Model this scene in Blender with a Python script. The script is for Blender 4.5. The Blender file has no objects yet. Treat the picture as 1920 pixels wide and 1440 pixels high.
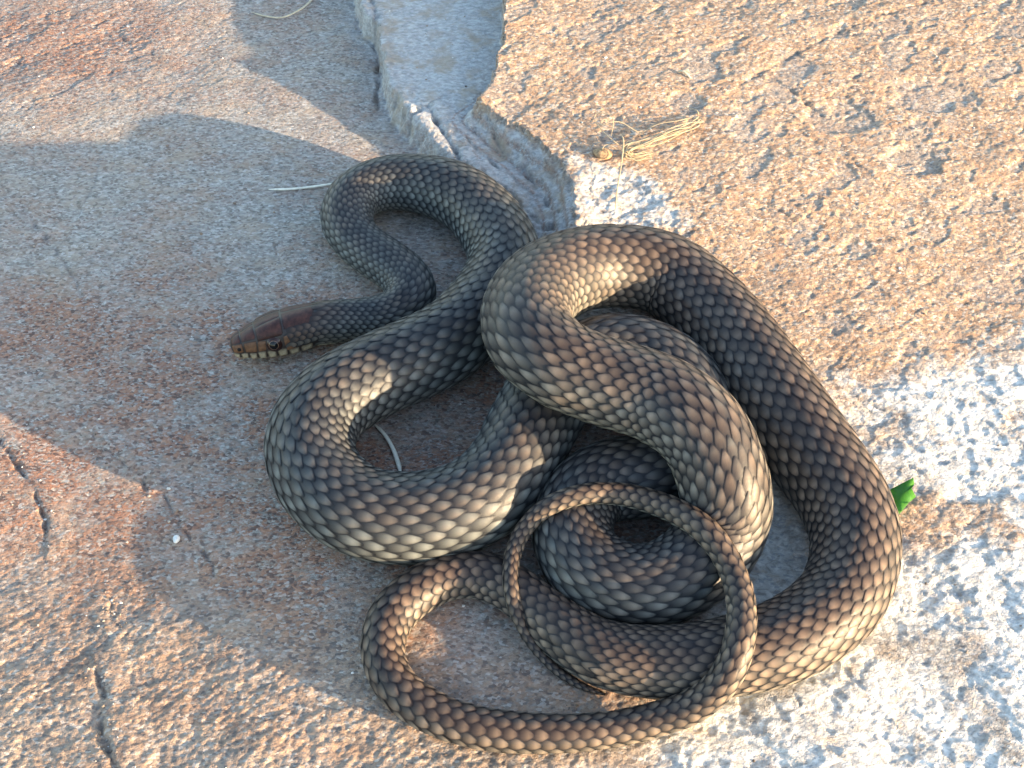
import bpy, math, random
import numpy as np
from mathutils import Vector
from mathutils.bvhtree import BVHTree

random.seed(7)
RNG = np.random.default_rng(11)
R = math.radians
scn = bpy.context.scene
COL = scn.collection

# ------------------------------------------------------------------ camera
CAM_POS = Vector((0.0, -0.33425, 0.39834))
cam = bpy.data.cameras.new('camera')
cam.sensor_width = 36.0
cam.lens = 43.456
cam.clip_start = 0.01
cam.clip_end = 500.0
cam_ob = bpy.data.objects.new('camera', cam)
cam_ob.location = CAM_POS
cam_ob.rotation_euler = (R(40.0), 0.0, 0.0)
COL.objects.link(cam_ob)
scn.camera = cam_ob

# ------------------------------------------------------------------ light
SUN_ELEV = R(9.8)
SUN_AZ = R(26.0)          # angle from +x towards -y (the viewer's side)
world = bpy.data.worlds.new('World')
scn.world = world
world.use_nodes = True
wn = world.node_tree
bg = wn.nodes['Background']
sky = wn.nodes.new('ShaderNodeTexSky')
sky.sky_type = 'NISHITA'
sky.sun_disc = False
sky.sun_elevation = SUN_ELEV
sky.sun_rotation = R(90.0) + SUN_AZ
wn.links.new(sky.outputs['Color'], bg.inputs['Color'])
bg.inputs['Strength'].default_value = 0.15
sun = bpy.data.lights.new('sun', 'SUN')
sun.energy = 3.8
sun.angle = R(0.65)
sun.color = (1.0, 0.74, 0.46)
sun_ob = bpy.data.objects.new('sun', sun)
to_sun = Vector((math.cos(SUN_AZ) * math.cos(SUN_ELEV), -math.sin(SUN_AZ) * math.cos(SUN_ELEV), math.sin(SUN_ELEV)))
sun_ob.rotation_euler = to_sun.to_track_quat('Z', 'Y').to_euler()
sun_ob.location = to_sun * 3.0
COL.objects.link(sun_ob)
scn.view_settings.view_transform = 'Standard'
scn.view_settings.look = 'None'
scn.view_settings.gamma = 1.0
scn.view_settings.exposure = 2.5

# ------------------------------------------------------------------ helpers
def smooth(a, b, x):
    t = np.clip((x - a) / (b - a), 0.0, 1.0)
    return t * t * (3.0 - 2.0 * t)

_perm = np.random.default_rng(5).permutation(4096)
_grad = np.random.default_rng(6).uniform(0, 2 * math.pi, 4096)
_gx, _gy = np.cos(_grad), np.sin(_grad)

def perlin(x, y, seed=0):
    x = x + seed * 17.37
    y = y - seed * 9.71
    xi = np.floor(x).astype(np.int64); yi = np.floor(y).astype(np.int64)
    xf = x - xi; yf = y - yi
    def g(ix, iy, dx, dy):
        h = _perm[(_perm[ix & 4095] + iy) & 4095]
        return _gx[h] * dx + _gy[h] * dy
    u = xf * xf * xf * (xf * (xf * 6 - 15) + 10)
    v = yf * yf * yf * (yf * (yf * 6 - 15) + 10)
    a = g(xi, yi, xf, yf); b = g(xi + 1, yi, xf - 1, yf)
    c = g(xi, yi + 1, xf, yf - 1); d = g(xi + 1, yi + 1, xf - 1, yf - 1)
    return (a + u * (b - a)) * (1 - v) + (c + u * (d - c)) * v

def fbm(x, y, freq, octv=4, seed=0, gain=0.5):
    s = 0.0; amp = 1.0; f = freq
    for o in range(octv):
        s = s + amp * perlin(x * f, y * f, seed + o * 3)
        amp *= gain; f *= 2.03
    return s

def seg_dist(px, py, pts):
    best = np.full(px.shape, 1e9); sg = np.zeros(px.shape)
    for (x0, y0), (x1, y1) in zip(pts[:-1], pts[1:]):
        dx, dy = x1 - x0, y1 - y0
        t = np.clip(((px - x0) * dx + (py - y0) * dy) / (dx * dx + dy * dy + 1e-12), 0, 1)
        ex, ey = px - (x0 + t * dx), py - (y0 + t * dy)
        d = np.hypot(ex, ey)
        m = d < best - 1e-9
        best = np.where(m, d, best)
        sg = np.where(m, np.where(dx * ey - dy * ex > 0, 1.0, -1.0), sg)
    return best, sg

def poly_in(px, py, pts):
    c = np.zeros(px.shape, bool)
    n = len(pts)
    for i in range(n):
        x0, y0 = pts[i]; x1, y1 = pts[(i + 1) % n]
        cond = ((y0 > py) != (y1 > py)) & (px < (x1 - x0) * (py - y0) / (y1 - y0 + 1e-15) + x0)
        c ^= cond
    d, _ = seg_dist(px, py, pts + [pts[0]])
    return np.where(c, d, -d)

def mesh_from(name, verts, faces, smooth_shade=True):
    me = bpy.data.meshes.new(name)
    verts = np.asarray(verts, np.float32).reshape(-1, 3)
    faces = np.asarray(faces, np.int32)
    nf, k = faces.shape
    me.vertices.add(len(verts)); me.vertices.foreach_set('co', verts.ravel())
    me.loops.add(nf * k); me.loops.foreach_set('vertex_index', faces.ravel())
    me.polygons.add(nf)
    me.polygons.foreach_set('loop_start', np.arange(nf, dtype=np.int32) * k)
    me.polygons.foreach_set('use_smooth', np.full(nf, smooth_shade))
    me.update(calc_edges=True)
    return me

def add_attr(me, name, arr):
    a = me.attributes.new(name, 'FLOAT_COLOR', 'POINT')
    a.data.foreach_set('color', np.asarray(arr, np.float32).ravel())

def link(name, me, mat=None, parent=None):
    o = bpy.data.objects.new(name, me)
    COL.objects.link(o)
    if mat is not None and me is not None:
        me.materials.append(mat)
    if parent is not None:
        o.parent = parent
    return o

def tag(o, label, cat, group=None):
    o['label'] = label; o['category'] = cat
    if group: o['group'] = group
    return o

class NT:
    def __init__(self, name):
        self.mat = bpy.data.materials.new(name)
        self.mat.use_nodes = True
        self.t = self.mat.node_tree
        self.b = self.t.nodes['Principled BSDF']
    def n(self, kind, **kw):
        nd = self.t.nodes.new(kind)
        for k, v in kw.items():
            if k.startswith('i_'):
                nd.inputs[k[2:].replace('_', ' ')].default_value = v
            else:
                setattr(nd, k, v)
        return nd
    def l(self, a, b):
        self.t.links.new(a, b)
    def coords(self, scale=(1, 1, 1), rot=(0, 0, 0)):
        tc = self.n('ShaderNodeTexCoord')
        mp = self.n('ShaderNodeMapping')
        mp.inputs['Scale'].default_value = scale
        mp.inputs['Rotation'].default_value = rot
        self.l(tc.outputs['Object'], mp.inputs['Vector'])
        return mp.outputs['Vector']
    def noise(self, vec, scale, detail=4.0, rough=0.6, dist=0.0):
        nd = self.n('ShaderNodeTexNoise')
        nd.inputs['Scale'].default_value = scale
        nd.inputs['Detail'].default_value = detail
        nd.inputs['Roughness'].default_value = rough
        nd.inputs['Distortion'].default_value = dist
        self.l(vec, nd.inputs['Vector'])
        return nd.outputs['Fac']
    def ramp(self, fac, stops, interp='LINEAR'):
        nd = self.n('ShaderNodeValToRGB')
        nd.color_ramp.interpolation = interp
        e = nd.color_ramp.elements
        while len(e) < len(stops): e.new(0.5)
        for el, (p, c) in zip(e, stops):
            el.position = p
            el.color = (c, c, c, 1) if isinstance(c, (int, float)) else (*c, 1)
        self.l(fac, nd.inputs['Fac'])
        return nd.outputs['Color']
    def mix(self, fac, a, b, mode='MIX'):
        nd = self.n('ShaderNodeMix', data_type='RGBA', blend_type=mode)
        for s, v in ((0, fac), (6, a), (7, b)):
            if isinstance(v, (int, float)): nd.inputs[s].default_value = v
            elif isinstance(v, tuple): nd.inputs[s].default_value = (*v, 1)
            else: self.l(v, nd.inputs[s])
        return nd.outputs[2]
    def math(self, op, a, b=0.0, clamp=False):
        nd = self.n('ShaderNodeMath', operation=op, use_clamp=clamp)
        for s, v in ((0, a), (1, b)):
            if isinstance(v, (int, float)): nd.inputs[s].default_value = v
            else: self.l(v, nd.inputs[s])
        return nd.outputs[0]
    def attr(self, name):
        nd = self.n('ShaderNodeAttribute', attribute_name=name)
        sp = self.n('ShaderNodeSeparateColor')
        self.l(nd.outputs['Color'], sp.inputs['Color'])
        return sp.outputs[0], sp.outputs[1], sp.outputs[2], nd.outputs['Alpha']
    def bump(self, h, strength, dist, prev=None):
        nd = self.n('ShaderNodeBump')
        nd.inputs['Strength'].default_value = strength
        nd.inputs['Distance'].default_value = dist
        self.l(h, nd.inputs['Height'])
        if prev is not None: self.l(prev, nd.inputs['Normal'])
        return nd.outputs['Normal']

# ------------------------------------------------------------------ rock material
def rock_material():
    m = NT('weathered_schist')
    tan, white, rust, dark = m.attr('zones')
    v0 = m.coords()
    # foliation: grains drawn out along one direction
    vs = m.coords(scale=(0.8, 1.25, 1.0), rot=(0, 0, R(-26)))
    vh = m.coords(scale=(0.75, 1.35, 1.0), rot=(0, 0, R(-8)))
    gr_f = m.noise(vs, 1000, 3, 0.65, 0.4)
    gr_x = m.noise(v0, 2400, 2, 0.6)
    gr_m = m.noise(vs, 330, 4, 0.6, 0.6)
    gr_l = m.noise(v0, 70, 5, 0.6, 0.3)
    st_h = m.noise(vh, 420, 4, 0.65, 0.5)
    st_l = m.noise(vh, 60, 4, 0.6, 0.4)
    vor = m.n('ShaderNodeTexVoronoi', feature='F1')
    vor.inputs['Scale'].default_value = 900
    vor.inputs['Randomness'].default_value = 1.0
    m.l(vs, vor.inputs['Vector'])
    vs_c = m.n('ShaderNodeSeparateColor'); m.l(vor.outputs['Color'], vs_c.inputs['Color'])
    cell_a, cell_b = vs_c.outputs[0], vs_c.outputs[1]
    # grey schist
    g1 = m.ramp(st_h, [(0.30, (0.115, 0.106, 0.095)), (0.48, (0.235, 0.224, 0.202)), (0.70, (0.42, 0.405, 0.37))])
    g2 = m.mix(m.ramp(st_l, [(0.45, 0.0), (0.70, 0.75)]), g1, (0.30, 0.235, 0.17))
    g3 = m.mix(m.ramp(cell_a, [(0.80, 0.0), (0.95, 0.5)]), g2, (0.46, 0.46, 0.45))
    g3 = m.mix(m.ramp(cell_b, [(0.74, 0.0), (0.92, 0.65)]), g3, (0.085, 0.075, 0.07))
    lg = m.ramp(st_h, [(0.30, (0.20, 0.205, 0.205)), (0.5, (0.34, 0.345, 0.34)), (0.72, (0.50, 0.50, 0.48))])
    lg = m.mix(m.ramp(gr_l, [(0.50, 0.0), (0.66, 0.7)]), lg, (0.30, 0.235, 0.16))
    g3 = m.mix(m.attr('zones_b')[0], g3, lg)
    # rust stain
    rk = m.math('MULTIPLY', m.math('ADD', rust, 0.12), m.ramp(m.math('MULTIPLY', m.math('ADD', gr_m, gr_f), 0.5), [(0.40, 0.0), (0.54, 1.0)]), True)
    rc = m.ramp(gr_m, [(0.3, (0.085, 0.036, 0.026)), (0.50, (0.215, 0.098, 0.060)), (0.75, (0.36, 0.205, 0.13))])
    c1 = m.mix(rk, g3, rc)
    c1 = m.mix(m.math('MULTIPLY', rust, m.ramp(cell_b, [(0.66, 0.0), (0.86, 0.75)])), c1, (0.06, 0.038, 0.034))
    c1 = m.mix(m.math('MULTIPLY', rust, m.ramp(cell_a, [(0.82, 0.0), (0.95, 0.6)])), c1, (0.36, 0.31, 0.27))
    # tan slab
    t1 = m.ramp(gr_m, [(0.28, (0.12, 0.078, 0.052)), (0.43, (0.275, 0.170, 0.105)), (0.58, (0.375, 0.255, 0.162)), (0.76, (0.50, 0.385, 0.275))])
    t2 = m.mix(m.ramp(cell_a, [(0.74, 0.0), (0.92, 0.7)]), t1, (0.50, 0.43, 0.355))
    t2 = m.mix(m.ramp(cell_b, [(0.70, 0.0), (0.88, 0.8)]), t2, (0.13, 0.115, 0.105))
    t3 = m.mix(m.ramp(gr_l, [(0.54, 0.0), (0.72, 0.55)]), t2, (0.27, 0.235, 0.205))
    t3 = m.mix(m.ramp(st_l, [(0.55, 0.0), (0.72, 0.55)]), t3, (0.40, 0.22, 0.12))
    c2 = m.mix(tan, c1, t3)
    # quartz
    w1 = m.ramp(gr_m, [(0.28, (0.22, 0.20, 0.18)), (0.46, (0.44, 0.41, 0.37)), (0.66, (0.66, 0.63, 0.58))])
    w2 = m.mix(m.ramp(gr_l, [(0.56, 0.0), (0.72, 0.7)]), w1, (0.48, 0.33, 0.21))
    w3 = m.mix(m.ramp(cell_b, [(0.84, 0.0), (0.9, 0.6)]), w2, (0.27, 0.28, 0.30))
    wk = m.ramp(m.math('ADD', white, m.math('MULTIPLY', m.math('ADD', gr_m, -0.5), 0.9)), [(0.12, 0.0), (0.80, 1.0)])
    c3 = m.mix(wk, c2, w3)
    dk = m.math('MULTIPLY', dark, m.ramp(gr_m, [(0.25, 1.0), (0.7, 0.45)]), True)
    c4 = m.mix(dk, c3, (0.055, 0.045, 0.045))
    m.l(c4, m.b.inputs['Base Color'])
    m.l(m.ramp(gr_f, [(0.3, 0.9), (0.75, 0.55)]), m.b.inputs['Roughness'])
    m.b.inputs['Specular IOR Level'].default_value = 0.35
    rough = m.math('ADD', m.math('MULTIPLY', gr_f, 0.75), m.math('MULTIPLY', gr_m, 0.7))
    rough = m.math('ADD', rough, m.math('MULTIPLY', gr_x, 0.30))
    rough = m.math('ADD', rough, m.math('MULTIPLY', vor.outputs['Distance'], -0.25))
    nb = m.bump(rough, 0.7, 0.0009)
    m.l(nb, m.b.inputs['Normal'])
    return m.mat

# ------------------------------------------------------------------ the rock
SLAB = [(0.006, 0.50), (-0.0040, 0.2610), (-0.0043, 0.2050), (-0.0121, 0.1711), (-0.0174, 0.1612), (-0.0054, 0.1502), (0.0071, 0.1409), (0.0152, 0.1306), (0.0238, 0.1194), (0.0275, 0.1085), (0.0288, 0.0974), (0.0284, 0.0841), (0.0737, 0.0774), (0.1004, 0.0231), (0.1170, -0.0232), (0.1341, -0.0509), (0.16, -0.09)]
LEDGE = [(-0.12, 0.50), (-0.0895, 0.2987), (-0.0845, 0.2666), (-0.08, 0.2502), (-0.0724, 0.2412), (-0.0667, 0.2123), (-0.0644, 0.1976), (-0.0606, 0.185), (-0.0541, 0.171), (-0.0422, 0.1562), (-0.0259, 0.1342), (-0.0117, 0.119), (0.01, 0.0979), (0.03, 0.080)]
CRACKS_AND_TWIG_SHADOW = [  # points, half width, depth
    ([(-0.1774, -0.0115), (-0.1744, -0.0228), (-0.1675, -0.0296), (-0.1559, -0.039), (-0.1478, -0.0456), (-0.1433, -0.0546), (-0.1383, -0.0533), (-0.1332, -0.0609), (-0.1284, -0.0684), (-0.1239, -0.0745), (-0.1152, -0.0831), (-0.111, -0.0914)], 0.0011, 0.0020),
    ([(-0.2188, -0.0188), (-0.2088, -0.0288), (-0.2028, -0.035), (-0.1979, -0.0417), (-0.1897, -0.0508), (-0.1827, -0.0647), (-0.1797, -0.0745)], 0.0018, 0.0030),
    ([(-0.1478, -0.1302), (-0.1428, -0.1404), (-0.142, -0.1483), (-0.139, -0.1579), (-0.1326, -0.1673), (-0.13, -0.19)], 0.0019, 0.0030),
    ([(-0.1404, -0.1155), (-0.1466, -0.109), (-0.1494, -0.1001)], 0.0015, 0.0022),
    ([(-0.235, 0.11), (-0.214, 0.085), (-0.198, 0.062), (-0.19, 0.045)], 0.0012, 0.0010),
    ([(-0.205, 0.150), (-0.203, 0.128), (-0.206, 0.105)], 0.0012, 0.0009),
    ([(0.135, 0.170), (0.142, 0.160), (0.150, 0.152)], 0.0014, 0.0022),
    ([(0.160, 0.120), (0.168, 0.110)], 0.0010, 0.0014),
    ([(0.120, 0.092), (0.130, 0.082)], 0.0010, 0.0014),
    ([(0.145, -0.012), (0.158, -0.02), (0.172, -0.024)], 0.0010, 0.0016),
    ([(0.1106, 0.1689), (0.1344, 0.1886), (0.1642, 0.2086), (0.2002, 0.227), (0.2369, 0.2436)], 0.0022, 0.0013),  # soft twig shadow, put in as a shallow groove with darkened colour
    ([(-0.0595, 0.1797), (-0.0519, 0.1638), (-0.0429, 0.1711), (-0.0337, 0.1529), (-0.0237, 0.1342), (-0.0117, 0.1232), (-0.0010, 0.1151), (0.0124, 0.0968), (0.0249, 0.0838)], 0.0022, 0.0048),
    ([(-0.0145, 0.1590), (-0.0039, 0.1397), (0.0064, 0.1277), (0.0138, 0.1131), (0.0221, 0.0974)], 0.0015, 0.0035),
    ([(-0.0289, 0.1545), (-0.0182, 0.1434), (-0.0051, 0.1282), (0.0038, 0.1197)], 0.0012, 0.0028),
    ([(-0.0719, 0.1546), (-0.0581, 0.1476), (-0.0417, 0.1342)], 0.0012, 0.0014),
]

def rock_height(x, y, fine=True):
    wx = x + 0.004 * fbm(x, y, 60, 3, 21); wy = y + 0.004 * fbm(x, y, 60, 3, 31)
    wx2 = x + 0.0022 * fbm(x, y, 160, 4, 23); wy2 = y + 0.0022 * fbm(x, y, 160, 4, 33)
    dl_near, _ = seg_dist(x, y, LEDGE)
    # upper tan slab, tilting down towards the viewer
    ds, ss = seg_dist(wx2, wy2, SLAB); ds = ds * ss
    plane = np.interp(y, [-0.35, -0.10, -0.03, 0.05, 0.12, 0.22, 0.6], [0, 0.000, 0.003, 0.010, 0.021, 0.031, 0.042])
    wid = np.interp(y, [0.0, 0.09, 0.16, 0.19], [0.012, 0.018, 0.016, 0.0022])
    s_in = np.clip((ds + wid) / (wid + 0.001), 0, 1)
    d_ed = np.abs(dl_near)
    # broken strata on the slope: terraces along the edge
    d_pl, s_pl = seg_dist(x, y, SLAB)
    s_pl = np.clip((d_pl * s_pl + wid) / wid, 0, 1)
    terr = s_pl * 3.6 + 0.55 * fbm(x, y, 28, 3, 41) + 0.06 * fbm(x, y, 160, 3, 43)
    terrf = np.floor(terr) + smooth(0.6, 1.0, terr - np.floor(terr))
    ramp = np.clip(np.where(wid > 0.006, 0.5 * s_in + 0.5 * np.clip(terrf / 3.6, 0, 1), s_in), 0, 1)
    ramp = np.where(ds > 0, 1.0, ramp)
    h_slab = plane * ramp
    # grey ledge
    dl, sl = seg_dist(wx2, wy2, LEDGE); dl = dl * sl
    lw = np.interp(y, [0.10, 0.16, 0.20], [0.012, 0.006, 0.0022])
    h_ledge = np.interp(y, [0.08, 0.12, 0.17, 0.30], [0.0, 0.0075, 0.0135, 0.0155]) * smooth(-1.0, 0.15, dl / lw)
    h = np.maximum(h_slab, h_ledge)
    tan = smooth(-0.0015, 0.0015, ds)
    tan = np.where(wid > 0.006, smooth(-0.003, 0.002, ds + 0.003 * fbm(x, y, 200, 3, 51)), tan)
    ledge = smooth(-0.3, 0.2, dl / lw) * (1 - tan)
    # white quartz: at the foot of the slab and all over the lower right
    q1 = poly_in(wx, wy, [(0.0275, 0.1219), (0.0503, 0.1171), (0.065, 0.1105), (0.0724, 0.0927), (0.0800, 0.0806), (0.0298, 0.075)])
    white = 0.62 * smooth(-0.005, 0.004, q1 + 0.003 * fbm(x, y, 120, 3, 61))
    q2 = (x - 0.128) * 0.35 + (-0.012 - y) * 0.94
    q2 = q2 - 0.12 * smooth(0.11, 0.02, x) + 0.020 * fbm(x, y, 35, 4, 71)
    wq = smooth(-0.012, 0.022, q2) * smooth(0.02, 0.09, x + 0.03 * fbm(x, y, 30, 3, 73))
    wq = wq * (1 - 0.80 * smooth(-0.02, 0.42, fbm(x, y, 26, 4, 77)))
    white = np.maximum(white, wq)
    tan = np.maximum(tan * (1 - wq), 0)
    # the lower left: warm and pitted
    ll = smooth(0.02, 0.10, -0.045 - y - 0.25 * (x + 0.1) + 0.02 * fbm(x, y, 40, 3, 81)) * smooth(0.09, 0.0, x)
    tan = np.maximum(tan, 0.62 * ll)
    rust = smooth(-0.35, 0.50, fbm(x, y * 1.6, 26, 5, 91, 0.62))
    rl = np.exp(-(((x + 0.185) / 0.075) ** 2 + ((y - 0.030) / 0.026) ** 2))
    rt = np.exp(-(((x + 0.25) / 0.075) ** 2 + ((y - 0.245) / 0.05) ** 2)) * 1.3
    rm = np.exp(-(((x + 0.10) / 0.17) ** 2 + ((y + 0.06) / 0.085) ** 2)) * 0.85
    rust = np.clip(rust * (0.28 + 0.8 * (rl + rm)) + 0.50 * rl + 0.60 * rt + 0.62 * rm, 0, 1) * (1 - ledge * 0.8)
    dirt_shade = 0.55 * ll * smooth(0.02, 0.45, fbm(x, y, 55, 4, 211, 0.6))
    # relief
    h = h + 0.0022 * fbm(x, y, 9, 3, 101) * smooth(0.0, 0.4, np.hypot(x, y) * 3 + 0.3)
    xr = x * math.cos(R(24)) + y * math.sin(R(24)); yr = -x * math.sin(R(24)) + y * math.cos(R(24))
    grain = fbm(xr * 0.8, yr * 1.2, 360, 3, 111, 0.65)
    lump = fbm(xr * 0.75, yr * 1.25, 75, 4, 121, 0.55)
    coarse = fbm(xr * 0.9, yr * 1.1, 30, 3, 131)
    topleft = np.exp(-(((x + 0.26) / 0.10) ** 2 + ((y - 0.24) / 0.06) ** 2))
    calm = np.clip(0.8 * tan + 0.55 * white + 0.9 * topleft, 0, 1)
    h = h + (0.00010 + 0.00028 * calm) * grain + (0.00014 + 0.00012 * calm) * lump + (0.0003 + 0.0005 * calm) * coarse
    near_edge = np.clip(np.exp(-(d_ed / 0.009) ** 2) * smooth(0.06, 0.10, y) + 0.8 * ((s_in > 0.02) & (ds < 0.001) & (wid > 0.006)), 0, 1)
    sk1 = x * 0.75 + y * 0.66; sk2 = -x * 0.66 + y * 0.75
    facet = np.floor(3.5 * fbm(sk1 * 1.6, sk2 * 0.6, 62, 2, 201)) / 3.5 + 0.6 * np.floor(3 * fbm(sk1 * 1.5, sk2 * 0.7, 150, 2, 205)) / 3
    h = h + 0.0013 * near_edge * facet
    # the rock falls away at the lower left
    h = h - 0.0055 * np.exp(-(((x + 0.19) / 0.085) ** 2 + ((y + 0.085) / 0.075) ** 2)) * smooth(-0.045, -0.10, x)
    h = h + ll * (0.00012 * lump + 0.0004 * coarse + 0.0003 * grain)
    # flaked-off hollows with a sharp rim
    fl = fbm(xr * 0.8, yr * 1.3, 38, 4, 161, 0.55)
    chip = smooth(0.20, 0.25, fl) * calm
    h = h - 0.0006 * chip
    fl2 = fbm(xr * 0.8, yr * 1.2, 85, 3, 171, 0.55)
    h = h - 0.00028 * smooth(0.22, 0.27, fl2) * (0.25 + 0.75 * calm)
    for (cx, cy, rx, ry) in ((0.158, 0.149, 0.017, 0.011), (0.189, 0.120, 0.012, 0.010), (0.085, 0.158, 0.010, 0.007), (0.205, 0.165, 0.02, 0.012)):
        hole = smooth(1.15, 0.85, np.hypot((x - cx) / rx, (y - cy) / ry) + 0.35 * fbm(x, y, 90, 3, 181))
        h = h - 0.0010 * hole
        chip = np.maximum(chip, hole)
    tan = tan * (1 - 0.55 * chip)
    chunk = np.floor(3.0 * fbm(x + 0.3 * y, y, 40, 3, 141) + 0.25 * fbm(x, y, 220, 2, 143)) / 3.0
    h = h + 0.0018 * white * chunk
    for pts, hw, dep in CRACKS_AND_TWIG_SHADOW:
        d, s = seg_dist(wx2 * 0.6 + x * 0.4, wy2 * 0.6 + y * 0.4, pts)
        var = np.clip(0.65 + 1.3 * fbm(x, y, 120, 3, 191), 0.12, 1.3)
        hv = hw * 0.62 * var
        k = np.exp(-(d / hv) ** 2)
        h = h - np.where(dep > 0.0025, 0.5, 0.45) * dep * var * k
        # one side stands a little proud
        h = h + 0.22 * dep * np.exp(-((d - 2.5 * hw) / (2.5 * hw)) ** 2) * (s > 0)
        dirt_shade = np.maximum(dirt_shade, 0.55 * var * np.exp(-(d / (hv * 1.1)) ** 2))  # dark colour in the cracks; paints in the twig shadow as well
    dcv, _ = seg_dist(wx2, wy2, [(-0.092, 0.31), (-0.0811, 0.2746), (-0.0743, 0.254), (-0.0708, 0.215), (-0.0698, 0.183)])
    h = h - 0.0022 * np.exp(-(dcv / 0.0013) ** 2) * np.clip(0.6 + 1.5 * fbm(x, y, 90, 3, 197), 0.1, 1.2)
    dirt_shade = np.maximum(dirt_shade, 0.5 * np.exp(-(dcv / 0.0018) ** 2))  # shadow of the crevice put into the colour as a dark line
    # brown patch beside the quartz, and in the strata joints
    st = np.exp(-(((x - 0.158) / 0.012) ** 2 + ((y + 0.066) / 0.024) ** 2))
    rust = np.maximum(rust, 0.9 * st * smooth(-0.2, 0.3, fbm(x, y, 90, 4, 151)))
    white = white * (1 - 0.8 * st)
    slope = (s_in > 0.02) & (ds < 0) & (wid > 0.006)
    joint = smooth(0.25, 0.0, np.abs(terr - np.floor(terr) - 0.75)) * slope
    rust = np.maximum(rust, 0.55 * joint)
    return h, tan, white, rust, np.clip(dirt_shade, 0, 1), np.clip(np.maximum(ledge, near_edge) * (1 - tan), 0, 1)

def grow(start, step, limit):
    out = []; p = start; s = step
    while p < limit:
        s *= 1.24; p += s; out.append(p)
    return out

STEP = 0.00065
xs = np.arange(-0.305, 0.305, STEP); ys = np.arange(-0.185, 0.30, STEP)
xs = np.concatenate([[-v for v in grow(0.305, STEP, 60)][::-1], xs, grow(xs[-1], STEP, 60)])
ys = np.concatenate([[-v for v in grow(0.185, STEP, 60)][::-1], ys, grow(ys[-1], STEP, 60)])
GX, GY = np.meshgrid(xs, ys)
hz, z_tan, z_white, z_rust, z_dark, z_ledge = rock_height(GX.ravel(), GY.ravel())
far = smooth(0.6, 3.0, np.hypot(GX.ravel(), GY.ravel()))
hz = hz * (1 - far) + 0.02 * far
co = np.stack([GX.ravel(), GY.ravel(), hz], 1)
nx, ny = len(xs), len(ys)
ii = (np.arange(ny - 1)[:, None] * nx + np.arange(nx - 1)[None]).ravel()
fc = np.stack([ii, ii + 1, ii + nx + 1, ii + nx], 1)
me = mesh_from('rock_ground', co, fc)
add_attr(me, 'zones', np.stack([z_tan, z_white, z_rust, z_dark], 1))
add_attr(me, 'zones_b', np.stack([z_ledge, z_ledge * 0, z_ledge * 0, z_ledge * 0 + 1], 1))
ground = link('rock_ground', me, rock_material())
ground['kind'] = 'structure'
ground['label'] = 'weathered schist rock with grey, rusty and tan layers and a broken step'

_hz2 = hz.reshape(ny, nx)
def ground_z(x, y):
    i = int(np.clip(np.searchsorted(xs, x) - 1, 0, nx - 2)); j = int(np.clip(np.searchsorted(ys, y) - 1, 0, ny - 2))
    fx = (x - xs[i]) / (xs[i + 1] - xs[i]); fy = (y - ys[j]) / (ys[j + 1] - ys[j])
    a = _hz2[j, i] * (1 - fx) + _hz2[j, i + 1] * fx
    b = _hz2[j + 1, i] * (1 - fx) + _hz2[j + 1, i + 1] * fx
    return float(a * (1 - fy) + b * fy)

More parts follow.
